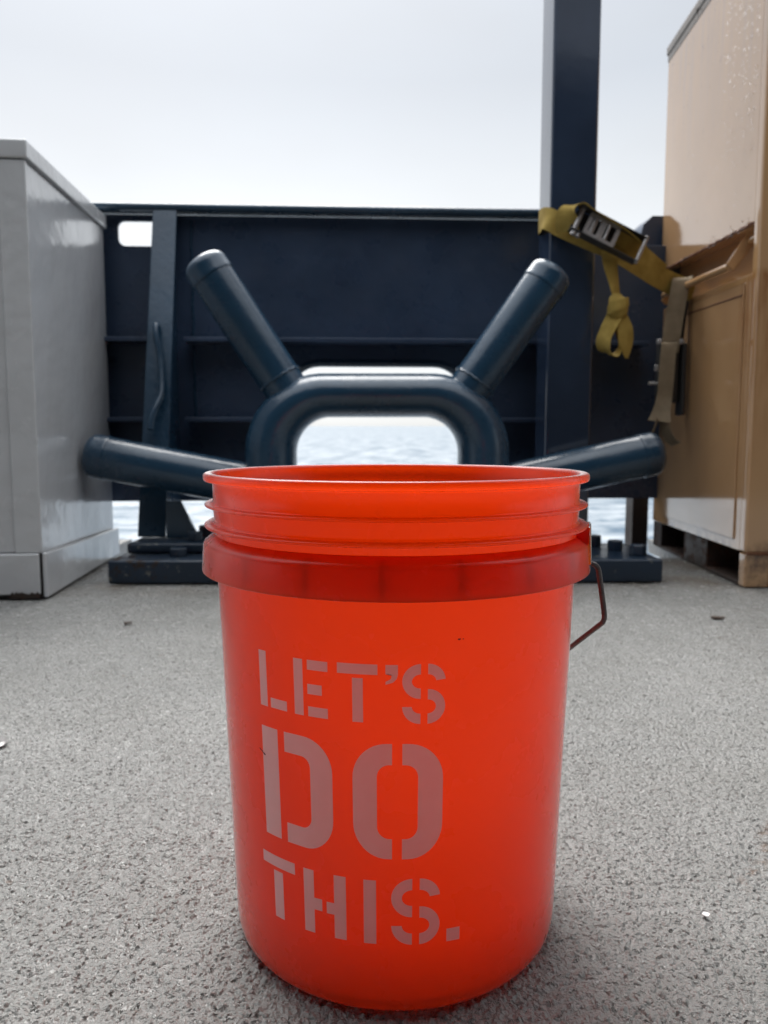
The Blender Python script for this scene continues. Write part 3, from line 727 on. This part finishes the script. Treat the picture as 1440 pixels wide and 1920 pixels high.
# lugs that carry the bail (one at the right a little towards the camera, its twin opposite)
LUG = R(-14); LUG2 = R(157)
for a in (LUG, LUG2):
    bm = bmesh.new()
    def pane(da, r0, r1, z0, z1, th=.0009):
        c = Matrix.Rotation(a+da, 4, 'Z')
        bb = [c @ Vector(p) for p in hexv(r0, r1, -th, th, z0, z1)]
        v = [bm.verts.new(p) for p in bb]
        for f in HEXF: bm.faces.new([v[i] for i in f])
    pane(-.11, .1435, .1530, .3150, .3275); pane(.11, .1435, .1530, .3150, .3275)
    n = 8
    for i in range(n):
        d0, d1 = -.112+.224*i/n, -.112+.224*(i+1)/n
        ring_ = []
        for dd in (d0, d1):
            for r, z in ((.1529, .300), (.1546, .300), (.1535, .3285), (.1518, .3285)):
                ring_.append(bm.verts.new((r*math.cos(a+dd), r*math.sin(a+dd), z)))
        for f in ((0, 1, 5, 4), (1, 2, 6, 5), (2, 3, 7, 6), (3, 0, 4, 7)): bm.faces.new([ring_[q] for q in f])
    link('handle_lug', bm_mesh('handle_lug', bm), M['pail'], pl)
# wire bail: leaves the lug sideways, drops, then swings round behind the pail
e1 = Vector((math.cos(LUG), math.sin(LUG), 0)); e2 = Vector((-math.sin(LUG), math.cos(LUG), 0)); ez = Vector((0, 0, 1))
def corner(pts, r=.006, n=5):
    P = [Vector(p) for p in pts]; o = [P[0]]
    for i in range(1, len(P)-1):
        a = P[i]+(P[i-1]-P[i]).normalized()*r; b = P[i]+(P[i+1]-P[i]).normalized()*r
        for k in range(n+1):
            t_ = k/n; o.append(a*(1-t_)**2+P[i]*2*t_*(1-t_)+b*t_*t_)
    o.append(P[-1]); return o
def pol(deg, r, z): return Vector((r*math.cos(R(deg)), r*math.sin(R(deg)), z))
first = [pol(-14, .150, .2985), pol(-14, .1590, .2985), pol(-13, .1660, .2535), pol(8, .1500, .2150)]
last = [pol(157, .150, .2985), pol(157, .1600, .2985), pol(156, .1610, .2535), pol(145, .1500, .2150)]
back = [pol(8+137*k/12, .1500-.0045*math.sin(math.pi*k/12), .2150-.022*math.sin(math.pi*k/12)) for k in range(1, 12)]
pts = corner(first, .007) + back + corner(last, .007)[::-1]
link('wire_handle', sweep('wire_handle', pts, .0021, 10), M['bail'], pl, smooth=True)

# stencilled lettering: thin print wrapped on the cone, each letter its own part
def onwall(deg, z, off=.00022):
    a = R(deg-90); r = rw(z)+off
    return (r*math.cos(a), r*math.sin(a), z)
class Letter:
    def __init__(s): s.v = []; s.f = []
    def strip(s, A, B, sub=3):
        m = len(A); base = len(s.v)
        for i in range(m):
            for k in range(sub+1):
                u = k/sub; s.v.append(onwall(A[i][0]*(1-u)+B[i][0]*u, A[i][1]*(1-u)+B[i][1]*u))
        for i in range(m-1):
            for k in range(sub):
                a = base+i*(sub+1)+k; s.f.append((a, a+1, a+sub+2, a+sub+1))
    def rect(s, a0, a1, z0, z1):
        n = max(2, int((a1-a0)/1.0)+1)
        xs = [a0+(a1-a0)*i/n for i in range(n+1)]
        s.strip([(x, z0) for x in xs], [(x, z1) for x in xs], 2)
    def arc(s, cx, cz, ro, ri, t0, t1, n=22):
        A = []; B = []
        for i in range(n+1):
            t = R(t0+(t1-t0)*i/n)
            A.append((cx+ro[0]*math.cos(t), cz+ro[1]*math.sin(t))); B.append((cx+ri[0]*math.cos(t), cz+ri[1]*math.sin(t)))
        s.strip(A, B)
    def bowl(s, xe, xo, xi, zt, zb, zit, zib, rox, roz, rix, riz):
        """half of a squared bowl from the edge xe: outer side xo, inner side xi (sign tells left or right)"""
        sg = 1 if xo > xe else -1; A = []; B = []
        A.append((xe, zt)); B.append((xe, zit))
        for i in range(13):
            t = R(90-90*i/12)
            A.append((xo-sg*rox+sg*rox*math.cos(t), zt-roz+roz*math.sin(t))); B.append((xi-sg*rix+sg*rix*math.cos(t), zit-riz+riz*math.sin(t)))
        for i in range(13):
            t = R(-90*i/12)
            A.append((xo-sg*rox+sg*rox*math.cos(t), zb+roz+roz*math.sin(t))); B.append((xi-sg*rix+sg*rix*math.cos(t), zib+riz+riz*math.sin(t)))
        A.append((xe, zb)); B.append((xe, zib)); s.strip(A, B)
    def done(s):
        me = pymesh('letter', s.v, s.f)
        bm = bmesh.new(); bm.from_mesh(me); bmesh.ops.recalc_face_normals(bm, faces=bm.faces[:])
        for f in bm.faces:
            c = f.calc_center_median()
            if f.normal.x*c.x+f.normal.y*c.y < 0: f.normal_flip()
        bm.to_mesh(me); bm.free()
        return link('letter', me, M['ink'], pl, smooth=True)
l = Letter(); l.rect(-42.9, -39.85, .2101, .2496); l.rect(-38.6, -32.45, .2104, .2174); l.done()                    # L
l = Letter(); l.rect(-29.73, -26.78, .2103, .2492); l.rect(-25.35, -19.2, .2425, .2493); l.rect(-25.4, -21.0, .2258, .2328); l.rect(-25.35, -19.35, .2104, .2174); l.done()   # E
l = Letter(); l.rect(-16.5, -5.56, .2428, .2498); l.rect(-12.4, -9.48, .2105, .2403); l.done()                       # T
l = Letter(); l.strip([(-.2, .2497), (-.2, .2462), (-.22, .2432), (-.5, .2404), (-1.5, .2379), (-3.45, .2364)], [(-3.46, .2497), (-3.46, .2462), (-3.46, .2434), (-1.75, .2431), (-2.1, .2402), (-3.45, .2384)]); l.done()   # apostrophe
def ess(gl, gr, xl, xr, zt, zb, st, sx):
    H = zt-zb; rz = H*.29; cu = zt-rz; cl = zb+rz; rx = gl-xl; rxr = xr-gr
    q = Letter()
    q.arc(gl, cu, (rx, rz), (rx-sx, rz-st), 90, 270)
    q.arc(gr, cu, (rxr, rz), (rxr-sx, rz-st), 90, 5)
    q.arc(gr, cl, (rxr, rz), (rxr-sx, rz-st), 90, -90)
    q.arc(gl, cl, (rx, rz), (rx-sx, rz-st), 180, 270)
    q.done()
ess(5.83, 7.74, .93, 12.5, .2502, .2099, .0070, 2.55)                                                               # S
l = Letter(); l.rect(-43.0, -36.45, .1157, .1954); l.bowl(-34.0, -18.5, -25.35, .1955, .1155, .1812, .1299, 9.0, .0235, 3.0, .0078); l.done()    # D
l = Letter(); l.bowl(-1.73, -12.63, -5.9, .1965, .1160, .1819, .1303, 9.6, .0245, 3.4, .0085); l.bowl(1.04, 12.3, 5.37, .1965, .1160, .1819, .1303, 9.6, .0245, 3.4, .0085); l.done()   # O
l = Letter(); l.rect(-45.3, -31.8, .0924, .1008); l.rect(-40.5, -36.65, .0541, .0896); l.done()                     # T
l = Letter(); l.rect(-28.7, -25.2, .0539, .1003); l.rect(-25.2, -22.6, .0716, .0803); l.rect(-18.77, -15.1, .0541, .1004); l.rect(-21.17, -18.77, .0712, .0797); l.done()   # H
l = Letter(); l.rect(-9.9, -6.28, .0541, .1003); l.done()                                                           # I
ess(4.01, 6.14, -1.98, 12.1, .1018, .0539, .0082, 3.05)                                                             # S
l = Letter(); l.rect(14.25, 18.34, .0536, .0630); l.done()                                                          # full stop
# little scuffs; the short stacked pieces draw a dark mould line
def scuff(p):
    v = []; f = []
    for i, (dg, z, w) in enumerate(p): v += [onwall(dg, z-w, .0004), onwall(dg, z+w, .0004)]
    for i in range(len(p)-1): f.append((2*i, 2*i+2, 2*i+3, 2*i+1))
    link('scuff_seam_mark', pymesh('scuff_seam_mark', v, f), M['scuff'], pl)
scuff([(-44.6, .1773, .0001), (-44.0, .1766, .0005), (-43.6, .1762, .0002), (-43.2, .1757, .0007), (-42.9, .1751, .0003), (-42.3, .1743, .0008), (-41.8, .1739, .0002)])
scuff([(68.6, .2845-.0004*k, .0006) for k in range(2)])
for k in range(9):
    scuff([(67.0+.25*math.sin(k*1.7), .284-.005*k, .0026), (67.25+.25*math.sin(k*1.7+.8), .284-.005*k, .0026)])
scuff([(15.6, .2650, .0001), (15.9, .2654, .0006), (16.2, .2652, .0004), (16.5, .2656, .0002)]); scuff([(16.9, .2652, .0002), (17.2, .2653, .0003), (17.4, .2653, .0001)])

# ------------------------------------------------------------------ small things on the deck
def flake(name, x, y, r, mat, label, cat, sx=1.0, rz=0, th=.0012, seed=0):
    rg = np.random.RandomState(seed); bm = bmesh.new(); n = 11
    vs = [bm.verts.new((x+r*sx*rg.uniform(.6, 1.1)*math.cos(2*math.pi*k/n+rz), y+r*rg.uniform(.6, 1.1)*math.sin(2*math.pi*k/n+rz), .0012+.0012*rg.rand())) for k in range(n)]
    f = bm.faces.new(vs); e = bmesh.ops.extrude_face_region(bm, geom=[f])
    bmesh.ops.translate(bm, verts=[q for q in e['geom'] if isinstance(q, bmesh.types.BMVert)], vec=(0, 0, th))
    return tag(link(name, bm_mesh(name, bm), mat), label, cat)
flake('paint_chip', .267, .601, .0036, M['chip'], 'small white paint chip lying on the grey deck right of the bucket', 'paint chip', 1.1, .4, .0008, 2)
flake('rust_flake', -.542, 1.595, .009, M['flake'], 'dark rust flake on the deck in front of the grey locker', 'rust flake', 1.2, 0, .002, 3)
flake('rust_flake', .726, 1.643, .012, M['flake'], 'dark rust flake on the deck in front of the tan container', 'rust flake', 1.3, 0, .002, 4)
dk = thing('deck_socket', 'small round lashing socket set in the deck at the left edge', 'socket', (-.511, .955, .001))
link('socket_ring', lathe_mesh('socket_ring', [(.013, 0), (.022, 0), (.024, .0015), (.021, .0032), (.015, .0032), (.013, .001)], 40), M['steel'], dk, smooth=True)
link('socket_dark_disc', lathe_mesh('socket_dark_disc', [(0, .0004), (.0129, .0004), (.0129, .0012), (0, .0012)], 32, closed=False), M['black_gap'], dk)  # flat dark disc, its colour standing for the shade of an open hole
